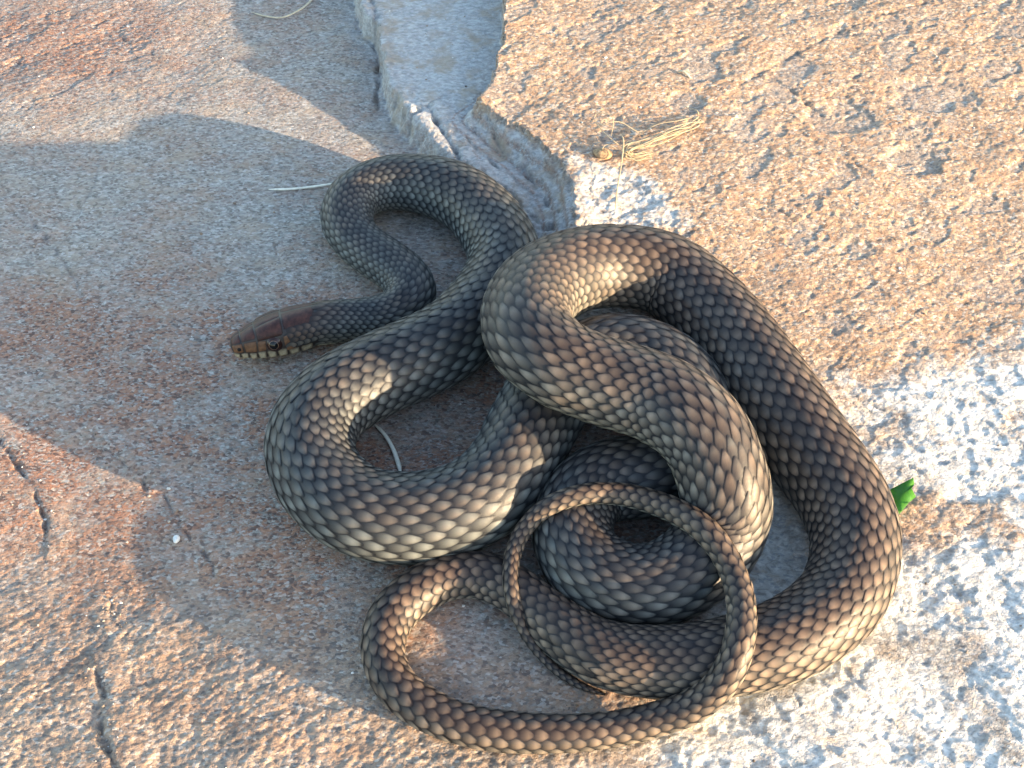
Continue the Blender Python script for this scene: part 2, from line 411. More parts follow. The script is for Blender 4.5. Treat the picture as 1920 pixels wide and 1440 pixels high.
# ------------------------------------------------------------------ the snake: spine
# x, y, height of the spine and body radius in millimetres, from the nape to the tail tip
SPINE = [(-82.1, 25.2, 10.1, 9.80), (-73.8, 27.0, 9.3, 9.31), (-65.5, 29.0, 8.6, 9.02), (-57.1, 30.6, 8.6, 9.09), (-49.3, 33.7, 9.2, 9.76), (-44.4, 40.1, 9.8, 10.55), (-44.9, 48.2, 10.0, 10.72), (-49.2, 55.6, 10.0, 10.67), (-55.1, 61.7, 10.0, 10.71), (-61.4, 67.5, 9.9, 10.57), (-67.6, 73.4, 9.9, 10.44), (-72.7, 80.2, 10.1, 10.68), (-75.8, 88.1, 10.5, 11.20), (-76.2, 96.5, 10.9, 11.65), (-73.6, 104.4, 11.3, 11.96), (-67.5, 110.1, 11.7, 12.35), (-59.6, 113.1, 12.1, 12.79), (-51.1, 113.6, 12.6, 13.26), (-42.8, 111.9, 13.0, 13.84), (-34.8, 108.8, 13.5, 14.44), (-27.5, 104.4, 13.8, 14.85), (-21.1, 98.8, 14.0, 15.07), (-15.6, 92.2, 14.2, 15.24), (-11.1, 85.0, 14.3, 15.42), (-7.4, 77.3, 14.5, 15.58), (-4.7, 69.2, 14.6, 15.70), (-3.3, 60.8, 14.7, 15.77), (-4.0, 52.3, 14.8, 15.84), (-6.2, 44.0, 14.9, 15.92), (-9.3, 36.1, 15.0, 16.12), (-13.2, 28.5, 15.2, 16.37), (-17.6, 21.1, 15.4, 16.55), (-22.6, 14.1, 15.5, 16.71), (-28.6, 8.1, 15.7, 16.87), (-35.4, 3.0, 15.8, 17.00), (-42.7, -1.5, 15.8, 17.04), (-50.0, -5.9, 15.9, 17.06), (-57.3, -10.4, 15.9, 17.07), (-64.2, -15.5, 15.9, 17.07), (-70.3, -21.4, 15.9, 17.05), (-75.1, -28.5, 15.8, 17.02), (-78.0, -36.5, 15.8, 16.93), (-78.4, -44.9, 15.8, 16.74), (-76.3, -53.2, 15.8, 16.61), (-72.4, -60.7, 15.7, 16.57), (-67.0, -67.3, 15.7, 16.61), (-60.4, -72.7, 15.7, 16.69), (-52.7, -76.3, 15.7, 16.75), (-44.3, -78.0, 15.7, 16.79), (-35.8, -78.0, 15.7, 16.80), (-27.4, -76.6, 15.7, 16.83), (-19.3, -73.8, 15.7, 16.90), (-12.1, -69.4, 15.8, 16.94), (-6.1, -63.3, 15.8, 16.96), (-1.4, -56.2, 15.9, 17.00), (2.4, -48.6, 15.9, 17.06), (5.7, -40.6, 16.0, 17.14), (9.0, -32.7, 16.0, 17.22), (12.5, -24.9, 16.0, 17.31), (16.4, -17.3, 16.0, 17.39), (21.6, -10.6, 16.2, 17.43), (27.9, -4.8, 16.2, 17.45), (35.3, -0.7, 16.3, 17.49), (43.6, 0.9, 16.3, 17.54), (51.9, -0.6, 16.4, 17.50), (59.1, -5.0, 16.4, 17.41), (64.9, -11.2, 16.5, 17.28), (68.9, -18.7, 16.5, 17.02), (71.1, -26.9, 16.0, 16.63), (70.8, -35.3, 15.5, 16.32), (67.9, -43.4, 15.1, 16.16), (63.2, -50.3, 14.7, 16.04), (56.5, -55.5, 14.8, 15.93), (48.6, -58.4, 14.7, 15.80), (40.1, -59.6, 14.5, 15.54), (32.2, -62.4, 14.0, 15.08), (26.3, -68.3, 13.6, 14.63), (23.1, -76.1, 13.2, 14.30), (22.5, -84.6, 13.2, 14.14), (24.7, -92.7, 13.3, 14.17), (29.7, -99.4, 13.5, 14.29), (37.0, -103.8, 13.7, 14.40), (45.2, -105.8, 13.8, 14.56), (53.6, -104.8, 14.0, 14.80), (61.2, -101.1, 14.2, 15.13), (67.9, -95.8, 14.4, 15.52), (73.4, -89.6, 15.8, 15.87), (77.1, -83.1, 19.8, 16.11), (78.1, -77.8, 26.1, 16.13), (76.5, -72.6, 32.5, 16.06), (74.0, -66.2, 37.6, 16.05), (70.3, -59.8, 41.8, 16.10), (65.0, -53.7, 44.1, 16.26), (58.7, -47.8, 44.4, 16.48), (51.8, -43.0, 44.1, 16.57), (43.9, -39.6, 44.1, 16.50), (35.9, -36.7, 44.4, 16.40), (27.9, -33.6, 45.0, 16.39), (20.1, -30.3, 46.1, 16.45), (13.4, -25.2, 47.0, 16.55), (8.5, -18.4, 46.6, 16.72), (6.0, -10.5, 45.0, 16.94), (5.5, -2.3, 42.8, 17.21), (6.4, 5.9, 40.2, 17.47), (8.2, 13.8, 37.6, 17.68), (11.5, 21.2, 35.0, 17.81), (16.0, 28.0, 32.5, 17.87), (21.3, 34.2, 30.0, 17.91), (27.6, 39.5, 27.6, 17.91), (34.8, 43.5, 25.5, 17.88), (42.7, 46.0, 23.6, 17.88), (51.0, 47.1, 22.1, 17.92), (59.5, 46.7, 20.8, 17.96), (67.4, 44.1, 19.6, 17.94), (73.8, 38.7, 18.6, 17.83), (79.1, 32.0, 18.1, 17.73), (83.8, 24.9, 17.9, 17.68), (88.0, 17.4, 17.9, 17.65), (91.8, 9.8, 17.9, 17.65), (95.3, 2.0, 17.9, 17.71), (98.4, -6.1, 17.8, 17.81), (101.4, -14.2, 17.8, 17.92), (104.4, -22.2, 17.7, 17.98), (107.5, -30.1, 17.5, 17.97), (110.7, -38.0, 17.2, 17.88), (114.0, -45.9, 16.9, 17.72), (117.5, -53.7, 16.5, 17.49), (121.0, -61.5, 16.1, 17.17), (123.9, -69.6, 15.8, 16.77), (125.6, -77.9, 15.3, 16.27), (125.8, -86.4, 14.9, 15.73), (124.2, -94.8, 14.5, 15.26), (121.2, -102.8, 14.1, 14.86), (116.9, -110.1, 13.8, 14.57), (111.0, -116.2, 13.6, 14.43), (104.2, -121.5, 13.5, 14.33), (96.9, -125.8, 13.2, 14.19), (89.0, -129.1, 13.0, 13.97), (80.8, -131.4, 12.6, 13.64), (72.4, -133.1, 12.2, 13.27), (63.9, -134.3, 12.0, 12.89), (55.4, -134.7, 11.6, 12.53), (46.8, -134.2, 11.3, 12.15), (38.4, -132.9, 10.9, 11.70), (30.4, -130.1, 10.4, 11.18), (23.3, -125.4, 9.8, 10.57), (16.9, -119.8, 9.2, 9.88), (11.1, -113.5, 8.4, 9.10), (5.1, -107.4, 8.0, 8.69), (-1.6, -102.1, 8.0, 8.65), (-9.2, -98.4, 7.9, 8.48), (-17.6, -97.5, 7.8, 8.19), (-25.9, -99.2, 7.7, 8.22), (-33.2, -103.5, 7.7, 8.26), (-39.5, -109.3, 7.5, 8.04), (-44.0, -116.4, 7.2, 7.76), (-45.4, -124.7, 6.9, 7.34), (-44.1, -133.1, 6.7, 7.06), (-40.0, -140.5, 6.6, 6.96), (-33.8, -146.3, 6.4, 6.90), (-26.5, -150.7, 6.3, 6.75), (-18.6, -153.9, 6.2, 6.65), (-10.3, -156.1, 6.2, 6.62), (-1.8, -157.2, 6.0, 6.47), (6.7, -157.7, 5.9, 6.26), (15.2, -157.7, 5.7, 6.02), (23.8, -157.3, 5.6, 5.79), (32.3, -156.5, 6.0, 5.61), (40.7, -155.3, 6.9, 5.54), (49.0, -153.8, 8.7, 5.53), (56.8, -152.5, 11.7, 5.42), (63.7, -150.7, 16.3, 5.24), (69.3, -147.3, 21.8, 5.07), (73.4, -141.7, 26.4, 4.92), (76.0, -134.0, 28.9, 4.80), (77.6, -125.7, 28.6, 4.61), (77.9, -117.2, 28.1, 4.46), (76.4, -108.9, 28.9, 4.43), (73.0, -101.5, 31.2, 4.46), (68.2, -94.8, 32.7, 4.49), (62.8, -88.3, 31.2, 4.48), (56.9, -82.7, 28.8, 4.36), (49.8, -78.4, 27.4, 4.18), (41.8, -75.5, 27.1, 3.99), (33.4, -75.3, 28.0, 3.76), (25.1, -76.8, 29.3, 3.55), (17.0, -78.8, 28.1, 3.37), (10.0, -81.1, 24.0, 3.19), (4.3, -85.8, 20.1, 2.99), (0.8, -93.2, 18.3, 2.78), (-0.5, -101.6, 18.1, 2.62), (-0.2, -109.8, 16.5, 2.47), (1.9, -116.9, 12.4, 2.21), (5.7, -122.9, 7.7, 1.96), (10.9, -128.5, 3.9, 1.78), (17.1, -133.9, 1.9, 1.59), (24.3, -138.3, 1.2, 1.31), (32.4, -141.1, 0.5, 0.56)]
HEAD_LEN = 0.0388
sp_ = np.array(SPINE, float) * 0.001
# straight head axis ahead of the nape
hd = np.array([-0.0359, -0.0102, -0.0026]); hd /= np.linalg.norm(hd)
nape = sp_[0, :3]
head_pts = [np.r_[nape + hd * HEAD_LEN * f, sp_[0, 3]] for f in (1.0, 0.75, 0.5, 0.25)]
ctl = np.vstack([head_pts, sp_])

def spline(P, n):
    Q = np.vstack([2 * P[0] - P[1], P, 2 * P[-1] - P[-2]])
    t = np.linspace(0, 1, n, endpoint=False)[:, None]
    out = []
    for i in range(1, len(Q) - 2):
        a, b, c, d = Q[i - 1:i + 3]
        out.append(0.5 * (2 * b + (c - a) * t + (2 * a - 5 * b + 4 * c - d) * t * t + (3 * b - a - 3 * c + d) * t ** 3))
    out.append(P[-1:])
    return np.vstack(out)

raw = spline(ctl, 24)
L = np.r_[0, np.cumsum(np.linalg.norm(np.diff(raw[:, :3], axis=0), axis=1))]
QS = np.arange(0, L[-1], 0.0005)
QS = np.append(QS, L[-1])
CEN = np.stack([np.interp(QS, L, raw[:, k]) for k in range(4)], 1)
def gsm(a, n):
    k = np.exp(-0.5 * (np.arange(-3 * n, 3 * n + 1) / n) ** 2); k /= k.sum()
    pad = np.pad(a, ((3 * n, 3 * n), (0, 0)), mode='reflect', reflect_type='odd')
    return np.stack([np.convolve(pad[:, c], k, 'valid') for c in range(a.shape[1])], 1)
CEN = gsm(CEN, 5)
RAD = CEN[:, 3]
TAN = np.gradient(CEN[:, :3], QS, axis=0); TAN /= np.linalg.norm(TAN, axis=1)[:, None]
UPV = np.array([0, 0, 1.0])
NOR = UPV - (TAN @ UPV)[:, None] * TAN; NOR /= np.linalg.norm(NOR, axis=1)[:, None]
NOR = gsm(NOR, 14); NOR -= (NOR * TAN).sum(1)[:, None] * TAN; NOR /= np.linalg.norm(NOR, axis=1)[:, None]
BIN = np.cross(TAN, NOR)
# the head is rolled a little, its left cheek turned up
roll = R(20.0) * (1 - smooth(HEAD_LEN * 0.9, HEAD_LEN + 0.035, QS))[:, None]
NOR, BIN = NOR * np.cos(roll) - BIN * np.sin(roll), BIN * np.cos(roll) + NOR * np.sin(roll)
KAP = gsm(np.gradient(TAN, QS, axis=0), 8)
# cross-section: half width, height above and below the axis, squareness
tq = np.clip(1 - QS / HEAD_LEN, 0, 1)          # 1 at the snout, 0 at the nape and beyond
on_head = QS < HEAD_LEN
mm = 0.001
HW = np.where(on_head, np.interp(tq, [0, .12, .26, .42, .58, .72, .85, .94, .98, 1], np.array([9.3, 9.9, 10.4, 10.1, 9.2, 7.9, 6.5, 5.2, 3.9, .5])) * mm, RAD)
HT = np.where(on_head, np.interp(tq, [0, .12, .26, .42, .58, .72, .85, .94, .98, 1], np.array([9.0, 9.3, 9.6, 9.4, 8.7, 7.2, 5.5, 4.1, 3.0, .4])) * mm, RAD)
HB = np.where(on_head, np.interp(tq, [0, .15, .30, .45, .60, .80, .92, .98, 1], np.array([8.4, 8.3, 8.2, 8.0, 7.7, 6.9, 5.7, 4.2, .4])) * mm, RAD * 0.93)
HP = np.where(on_head, np.interp(tq, [0, .15, .4, .8, 1], [1.95, 2.3, 2.7, 2.7, 2.2]), 1.92)
wob = 1 + 0.05 * fbm(QS, QS * 0 + 0.3, 22, 3, 7)
HW = np.where(on_head, HW, HW * 1.02 * wob); HT = np.where(on_head, HT, HT * (2 - wob))
def sm1(a, n): return gsm(a[:, None], n)[:, 0]
blend = smooth(-0.004, 0.006, QS - HEAD_LEN)
HW, HT, HB, HP = [np.where(QS < HEAD_LEN * 0.12, a, sm1(a, 6)) for a in (HW, HT, HB, HP)]

def surf(q, th, off=0.0):
    q = np.asarray(q, float); th = np.asarray(th, float)
    f = lambda A: np.interp(q, QS, A)
    c = np.stack([f(CEN[:, k]) for k in range(3)], -1)
    n = np.stack([f(NOR[:, k]) for k in range(3)], -1)
    b = np.stack([f(BIN[:, k]) for k in range(3)], -1)
    kap = np.stack([f(KAP[:, k]) for k in range(3)], -1)
    e = np.cos(th)[..., None] * n + np.sin(th)[..., None] * b
    h = np.where(np.cos(th) > 0, f(HT), f(HB)); w = f(HW); p = f(HP)
    rho = ((np.abs(np.cos(th)) / h) ** p + (np.abs(np.sin(th)) / w) ** p) ** (-1.0 / p)
    rr = rho + off
    x = rr * (kap * e).sum(-1)
    lim = np.where(x > 0.55, (0.55 + 0.35 * np.tanh((x - 0.55) / 0.35)) / np.maximum(x, 1e-6), 1.0)
    return c + e * (rr * lim)[..., None]

# ------------------------------------------------------------------ snake materials
def scale_material():
    m = NT('dorsal_scale_skin')
    e, a, flank, rnd = m.attr('scale_data')
    rear, hue, under, _ = m.attr('body_data')
    v = m.coords()
    n1 = m.noise(v, 60, 3, 0.6)
    n2 = m.noise(v, 900, 3, 0.7)
    lite = m.mix(rear, (0.165, 0.172, 0.165), (0.285, 0.195, 0.137))
    lite = m.mix(m.ramp(n1, [(0.42, 0.0), (0.62, 0.5)]), lite, (0.27, 0.18, 0.12))
    lite = m.mix(hue, lite, (0.33, 0.235, 0.160))
    dark = m.mix(rear, (0.007, 0.008, 0.012), (0.012, 0.008, 0.009))
    # pale centre towards the free tip, dark base and rim
    along = m.ramp(a, [(0.30, 0.06), (0.50, 0.40), (0.74, 1.0), (0.93, 0.85), (1.0, 0.03)])
    acro = m.ramp(e, [(0.0, 0.0), (0.10, 0.03), (0.24, 0.48), (0.55, 0.85), (1.0, 1.0)])
    f = m.math('MULTIPLY', along, acro)
    f = m.math('MULTIPLY', f, m.math('ADD', m.math('MULTIPLY', rnd, 0.6), 0.42), True)
    f = m.math('MULTIPLY', f, m.ramp(flank, [(0.0, 0.60), (0.22, 0.68), (0.50, 1.0)]))
    lite = m.mix(under, lite, (0.150, 0.078, 0.048))
    dark = m.mix(under, dark, (0.040, 0.020, 0.014))
    c = m.mix(f, dark, lite)
    mid = m.mix(f, (0.012, 0.014, 0.017), m.mix(under, m.mix(rear, (0.235, 0.250, 0.232), (0.31, 0.235, 0.170)), (0.20, 0.11, 0.065)))
    c = m.mix(m.ramp(flank, [(0.22, 0.0), (0.50, 0.85)]), c, mid)
    pale = m.mix(acro, (0.012, 0.013, 0.015), m.mix(along, (0.13, 0.13, 0.11), (0.33, 0.32, 0.255)))
    c = m.mix(m.ramp(flank, [(0.60, 0.0), (0.96, 0.9)]), c, pale)
    c = m.mix(m.math('MULTIPLY', n2, 0.35), c, m.mix(0.5, c, (0.03, 0.03, 0.03)))
    m.l(c, m.b.inputs['Base Color'])
    m.l(m.ramp(n2, [(0.3, 0.38), (0.7, 0.54)]), m.b.inputs['Roughness'])
    m.b.inputs['Specular IOR Level'].default_value = 0.22
    m.l(m.bump(n2, 0.25, 0.0003), m.b.inputs['Normal'])
    return m.mat

def skin_material():
    m = NT('dark_skin_between_scales')
    under, headf, lip, _ = m.attr('skin_data')
    v = m.coords()
    n = m.noise(v, 500, 4, 0.6)
    c = m.mix(under, (0.007, 0.006, 0.007), (0.42, 0.39, 0.27))
    hc = m.ramp(n, [(0.3, (0.010, 0.006, 0.005)), (0.7, (0.022, 0.011, 0.008))])
    c = m.mix(headf, c, hc)
    c = m.mix(lip, c, (0.46, 0.39, 0.27))
    m.l(c, m.b.inputs['Base Color'])
    m.b.inputs['Roughness'].default_value = 0.5
    return m.mat

def simple(name, col, rough=0.6, vary=0.25, scale=300, spec=0.4, trans=0.0):
    m = NT(name)
    n = m.noise(m.coords(), scale, 4, 0.6)
    lo = tuple(c * (1 - vary) for c in col); hi = tuple(min(c * (1 + vary), 0.95) for c in col)
    m.l(m.ramp(n, [(0.3, lo), (0.7, hi)]), m.b.inputs['Base Color'])
    m.b.inputs['Roughness'].default_value = rough
    m.b.inputs['Specular IOR Level'].default_value = spec
    m.l(m.bump(n, 0.2, 0.0003), m.b.inputs['Normal'])
    return m.mat

def plate_material(name, c0, c1, rim, rough=0.34, rimw=0.14):
    m = NT(name)
    e, a, _, rnd = m.attr('scale_data')
    v = m.coords()
    n = m.noise(v, 420, 4, 0.65)
    c = m.ramp(n, [(0.3, c0), (0.7, c1)])
    c = m.mix(m.ramp(e, [(0.0, 1.0), (rimw, 0.0)]), c, rim)
    m.l(c, m.b.inputs['Base Color'])
    m.b.inputs['Roughness'].default_value = rough
    m.b.inputs['Specular IOR Level'].default_value = 0.22
    m.l(m.bump(n, 0.25, 0.0003), m.b.inputs['Normal'])
    return m.mat

M_SCALE = scale_material()
M_SKIN = skin_material()
M_BELLY = simple('belly_cream', (0.42, 0.39, 0.27), 0.4, 0.2, 200)

# ------------------------------------------------------------------ snake body: one continuous skin
snake = bpy.data.objects.new('snake', None)
snake.empty_display_size = 0.02
snake.location = (float(nape[0]), float(nape[1]), 0.0)
COL.objects.link(snake)
tag(snake, 'dark brown snake with tan-edged scales lying coiled on the rock', 'snake')
ROOT = np.array(snake.location)

qs_b = np.concatenate([np.linspace(0, 0.006, 16)[:-1], np.arange(0.006, L[-1] - 0.0015, 0.0011), [L[-1] - 0.0007, L[-1]]])
KR = 56
ths = np.linspace(-math.pi, math.pi, KR, endpoint=False)
Qm, Tm = np.meshgrid(qs_b, ths, indexing='ij')
P = surf(Qm.ravel(), Tm.ravel(), -0.0001).reshape(len(qs_b), KR, 3)
v_b = P.reshape(-1, 3) - ROOT
r_i = np.arange(len(qs_b) - 1)[:, None] * KR
k_i = np.arange(KR)[None]; k_n = (k_i + 1) % KR
f_b = np.stack([(r_i + k_i), (r_i + KR + k_i), (r_i + KR + k_n), (r_i + k_n)], -1).reshape(-1, 4)
body_me = mesh_from('body', v_b, f_b)
deg = np.abs(np.degrees(Tm.ravel()))
sk = np.zeros((len(v_b), 4))
sk[:, 0] = smooth(132, 142, deg)
hq = 1 - Qm.ravel() / HEAD_LEN
sk[:, 1] = smooth(-0.02, 0.12, hq) * (1 - smooth(138, 142, deg))
sk[:, 2] = smooth(0.0, 0.1, hq) * smooth(138, 142, deg)
add_attr(body_me, 'skin_data', sk)
body = link('body', body_me, M_SKIN, snake)
body['label'] = 'long dark body skin from snout to tail tip'

# visible from the camera: test against the body skin
bvh = BVHTree.FromPolygons([tuple(v) for v in (v_b + ROOT)], [tuple(int(i) for i in f) for f in f_b])

# ------------------------------------------------------------------ scales
NA, NB = 6, 4
a_l = np.linspace(0, 1, NA + 1); b_l = np.linspace(-1, 1, NB + 1)
prof = np.interp(a_l, [0, .17, .34, .5, .67, .84, 1], [.50, .84, 1.0, 1.0, .86, .56, .18])
AA, BB = np.meshgrid(a_l, b_l, indexing='ij')
WW = BB * prof[:, None]
g_i = np.arange(NA)[:, None] * (NB + 1) + np.arange(NB)[None]
S_FACES = np.stack([g_i, g_i + NB + 1, g_i + NB + 2, g_i + 1], -1).reshape(-1, 4)
S_EDGE = np.minimum(1 - np.abs(BB), np.minimum(1.0, (1 - AA) * 1.8 + 0.0))
S_OFF = 0.03 + 0.40 * smooth(0.0, 0.85, AA) + 0.20 * (1 - BB ** 2) * smooth(0.0, 0.4, AA) * (1 - 0.55 * smooth(0.7, 1.0, AA))

Q_VENT = 1.2636
def row_count(q, r):
    if q < Q_VENT: return 23
    for lim, n in ((0.0119, 21), (0.0112, 19), (0.0104, 17), (0.0094, 15), (0.0084, 13), (0.0070, 11), (0.0046, 9), (0.0026, 7)):
        if r > lim: return n
    return 5
def row_space(q, r):
    if q < Q_VENT: return max(0.40 * r, 0.0030)
    return float(np.interp(r, [0.001, 0.002, 0.0045, 0.008, 0.0125], [0.0024, 0.0034, 0.0048, 0.0053, 0.0050]))

S_q, S_t, S_lq, S_wt, S_k, S_r = [], [], [], [], [], []
V_q, V_sp = [], []
q = HEAD_LEN * 0.97
k = 0
while q < L[-1] - 0.003:
    r = float(np.interp(q, QS, RAD)); n = row_count(q, r); s = row_space(q, r)
    span = R(276.0); dth = span / n; half = n // 2
    for j in range(-half, half + 1):
        qq = q + (0.5 * s if j % 2 else 0.0)
        # scales start behind the head plates
        if qq < HEAD_LEN * (0.985 if abs(j) < 4 else 0.80): continue
        S_q.append(qq + RNG.normal(0, 0.02) * s); S_t.append(j * dth + RNG.normal(0, 0.02) * dth)
        S_lq.append(s); S_wt.append(dth); S_k.append(k); S_r.append(r)
    V_q.append(q); V_sp.append(s)
    q += s; k += 1
# cheek scales ahead of the nape
for t0 in (0.30, 0.22, 0.14, 0.06):
    for sd in (-1, 1):
        for jj, thd in enumerate((62, 74, 86, 98)):
            S_q.append(HEAD_LEN * (1 - t0 - 0.04 * (jj % 2))); S_t.append(sd * R(thd)); S_lq.append(HEAD_LEN * 0.085); S_wt.append(R(13)); S_k.append(-1); S_r.append(0.0086)
S_q, S_t, S_lq, S_wt, S_r = map(np.array, (S_q, S_t, S_lq, S_wt, S_r))
NS = len(S_q)
qq = S_q[:, None, None] + S_lq[:, None, None] * (AA[None] * 1.42 - 0.78) * RNG.uniform(0.95, 1.06, NS)[:, None, None]
tt = S_t[:, None, None] + S_wt[:, None, None] * WW[None] * (0.68 * RNG.uniform(0.92, 1.10, NS))[:, None, None]
wid_mm = np.minimum(S_wt * S_r, S_lq)
oo = wid_mm[:, None, None] * S_OFF[None] * 0.26 * RNG.uniform(0.75, 1.25, NS)[:, None, None]
qq = np.clip(qq, 0, L[-1])
SP = surf(qq.ravel(), tt.ravel(), oo.ravel()).reshape(NS, -1, 3)
s_rnd = RNG.uniform(0, 1, NS)
npv = (NA + 1) * (NB + 1)
s_dat = np.zeros((NS, npv, 4)); b_dat = np.zeros((NS, npv, 4))
s_dat[:, :, 0] = S_EDGE.ravel()[None]; s_dat[:, :, 1] = AA.ravel()[None]
s_dat[:, :, 2] = (np.abs(S_t) / R(138))[:, None]; s_dat[:, :, 3] = s_rnd[:, None]
b_dat[:, :, 0] = smooth(0.25, 0.75, S_q / L[-1] + 0.05 * RNG.normal(0, 1, NS))[:, None]
b_dat[:, :, 1] = (0.20 * RNG.uniform(0, 1, NS) + 0.75 * smooth(0.76, 0.92, S_q / L[-1]))[:, None]
b_dat[:, :, 2] = (0.95 * (1 - smooth(HEAD_LEN * 0.72, HEAD_LEN * 1.35, S_q)))[:, None]
b_dat[:, :, 3] = 1
# which scales show, and how large
cenp = SP[:, (NA // 2 + 1) * (NB + 1) + NB // 2]
du = SP[:, NA * (NB + 1) + NB // 2] - SP[:, NB // 2]
dv = SP[:, (NA // 2) * (NB + 1) + NB] - SP[:, (NA // 2) * (NB + 1)]
ar = np.cross(du, dv)
tocam = np.array(CAM_POS) - cenp
dcam = np.linalg.norm(tocam, axis=1)
area = np.abs((ar * tocam).sum(1)) / dcam ** 3
order = np.argsort(-area)
single = np.zeros(NS, bool); cnt = 0
for i in order:
    if cnt >= 300: break
    o = Vector(cenp[i]); d = Vector(tocam[i]).normalized()
    nrm = Vector(ar[i]).normalized()
    e_dir = Vector(cenp[i] - np.array([np.interp(S_q[i], QS, CEN[:, c]) for c in range(3)])).normalized()
    if e_dir.dot(d) < 0.25: continue
    if bvh.ray_cast(o + e_dir * 0.0016 + d * 0.001, d)[0] is not None: continue
    single[i] = True; cnt += 1
rest = np.where(~single)[0]
fo = (np.arange(len(rest))[:, None, None] * npv + S_FACES[None]).reshape(-1, 4)
me = mesh_from('scale_cover', SP[rest].reshape(-1, 3) - ROOT, fo)
add_attr(me, 'scale_data', s_dat[rest].reshape(-1, 4)); add_attr(me, 'body_data', b_dat[rest].reshape(-1, 4))
sc_all = link('scale_cover', me, M_SCALE, snake); sc_all['kind'] = 'stuff'
sc_all['label'] = 'overlapping dark scales with pale centres covering back and flanks'
for i in np.where(single)[0]:
    me = mesh_from('scale', SP[i] - cenp[i], S_FACES)
    add_attr(me, 'scale_data', s_dat[i]); add_attr(me, 'body_data', b_dat[i])
    o = link('scale', me, M_SCALE, snake)
    o.location = cenp[i] - ROOT

# belly plates: broad cream bands, one to each row of scales
NBV = 14
bl = np.linspace(R(128), R(232), NBV + 1); al = np.linspace(0, 1, 5)
A2, B2 = np.meshgrid(al, bl, indexing='ij')
vq = np.array(V_q); vs = np.array(V_sp)
q2 = np.clip(vq[:, None, None] + vs[:, None, None] * (A2[None] * 1.25 - 0.5), 0, L[-1])
t2 = np.broadcast_to(B2[None], q2.shape)
o2 = (0.00012 + 0.0003 * smooth(0, 0.9, A2))[None] * np.minimum(1, vs / 0.006)[:, None, None]
VP = surf(q2.ravel(), t2.ravel(), np.broadcast_to(o2, q2.shape).ravel()).reshape(-1, 3)
g2 = np.arange(4)[:, None] * (NBV + 1) + np.arange(NBV)[None]
vf = np.stack([g2, g2 + NBV + 1, g2 + NBV + 2, g2 + 1], -1).reshape(-1, 4)
vf = (np.arange(len(vq))[:, None, None] * (5 * (NBV + 1)) + vf[None]).reshape(-1, 4)
bel = link('belly_plate', mesh_from('belly_plate', VP - ROOT, vf), M_BELLY, snake)
bel['kind'] = 'stuff'; bel['label'] = 'broad cream plates under the belly'

# ------------------------------------------------------------------ head plates
M_CROWN = plate_material('crown_plate_brown', (0.022, 0.010, 0.010), (0.075, 0.030, 0.022), (0.006, 0.004, 0.003), 0.5)
M_SIDE = plate_material('cheek_plate_brown', (0.065, 0.028, 0.016), (0.17, 0.085, 0.042), (0.010, 0.006, 0.005), 0.42, 0.24)
M_LIP = plate_material('lip_plate_cream', (0.21, 0.155, 0.090), (0.40, 0.33, 0.225), (0.018, 0.009, 0.006), 0.5, 0.46)

def plate(name, quad, mat, lift=0.00010, dome=0.00010, n=8, label=None):
    """quad: four corners (t from nape 0 to snout 1, angle from crown in degrees)"""
    g = np.linspace(0, 1, n + 1)
    A, B = np.meshgrid(g, g, indexing='ij')
    c = np.array(quad, float)
    # rounded square: pull the corners in a little
    t = ((c[0][0] * (1 - A) + c[1][0] * A) * (1 - B) + (c[3][0] * (1 - A) + c[2][0] * A) * B)
    th = ((c[0][1] * (1 - A) + c[1][1] * A) * (1 - B) + (c[3][1] * (1 - A) + c[2][1] * A) * B)
    ed = np.minimum(np.minimum(A, 1 - A), np.minimum(B, 1 - B)) * 2
    off = -0.00015 + (lift + 0.00015) * smooth(0, 0.28, ed) + dome * smooth(0, 1, ed)
    P_ = surf(HEAD_LEN * (1 - t).ravel(), np.radians(th).ravel(), off.ravel())
    cc = P_.mean(0)
    gi = np.arange(n)[:, None] * (n + 1) + np.arange(n)[None]
    me = mesh_from(name, P_ - cc, np.stack([gi, gi + n + 1, gi + n + 2, gi + 1], -1).reshape(-1, 4))
    d = np.zeros(((n + 1) ** 2, 4)); d[:, 0] = ed.ravel(); d[:, 1] = A.ravel(); d[:, 3] = 0.5
    add_attr(me, 'scale_data', d)
    o = link(name, me, mat, snake)
    o.location = cc - ROOT
    if label: o['label'] = label
    return o

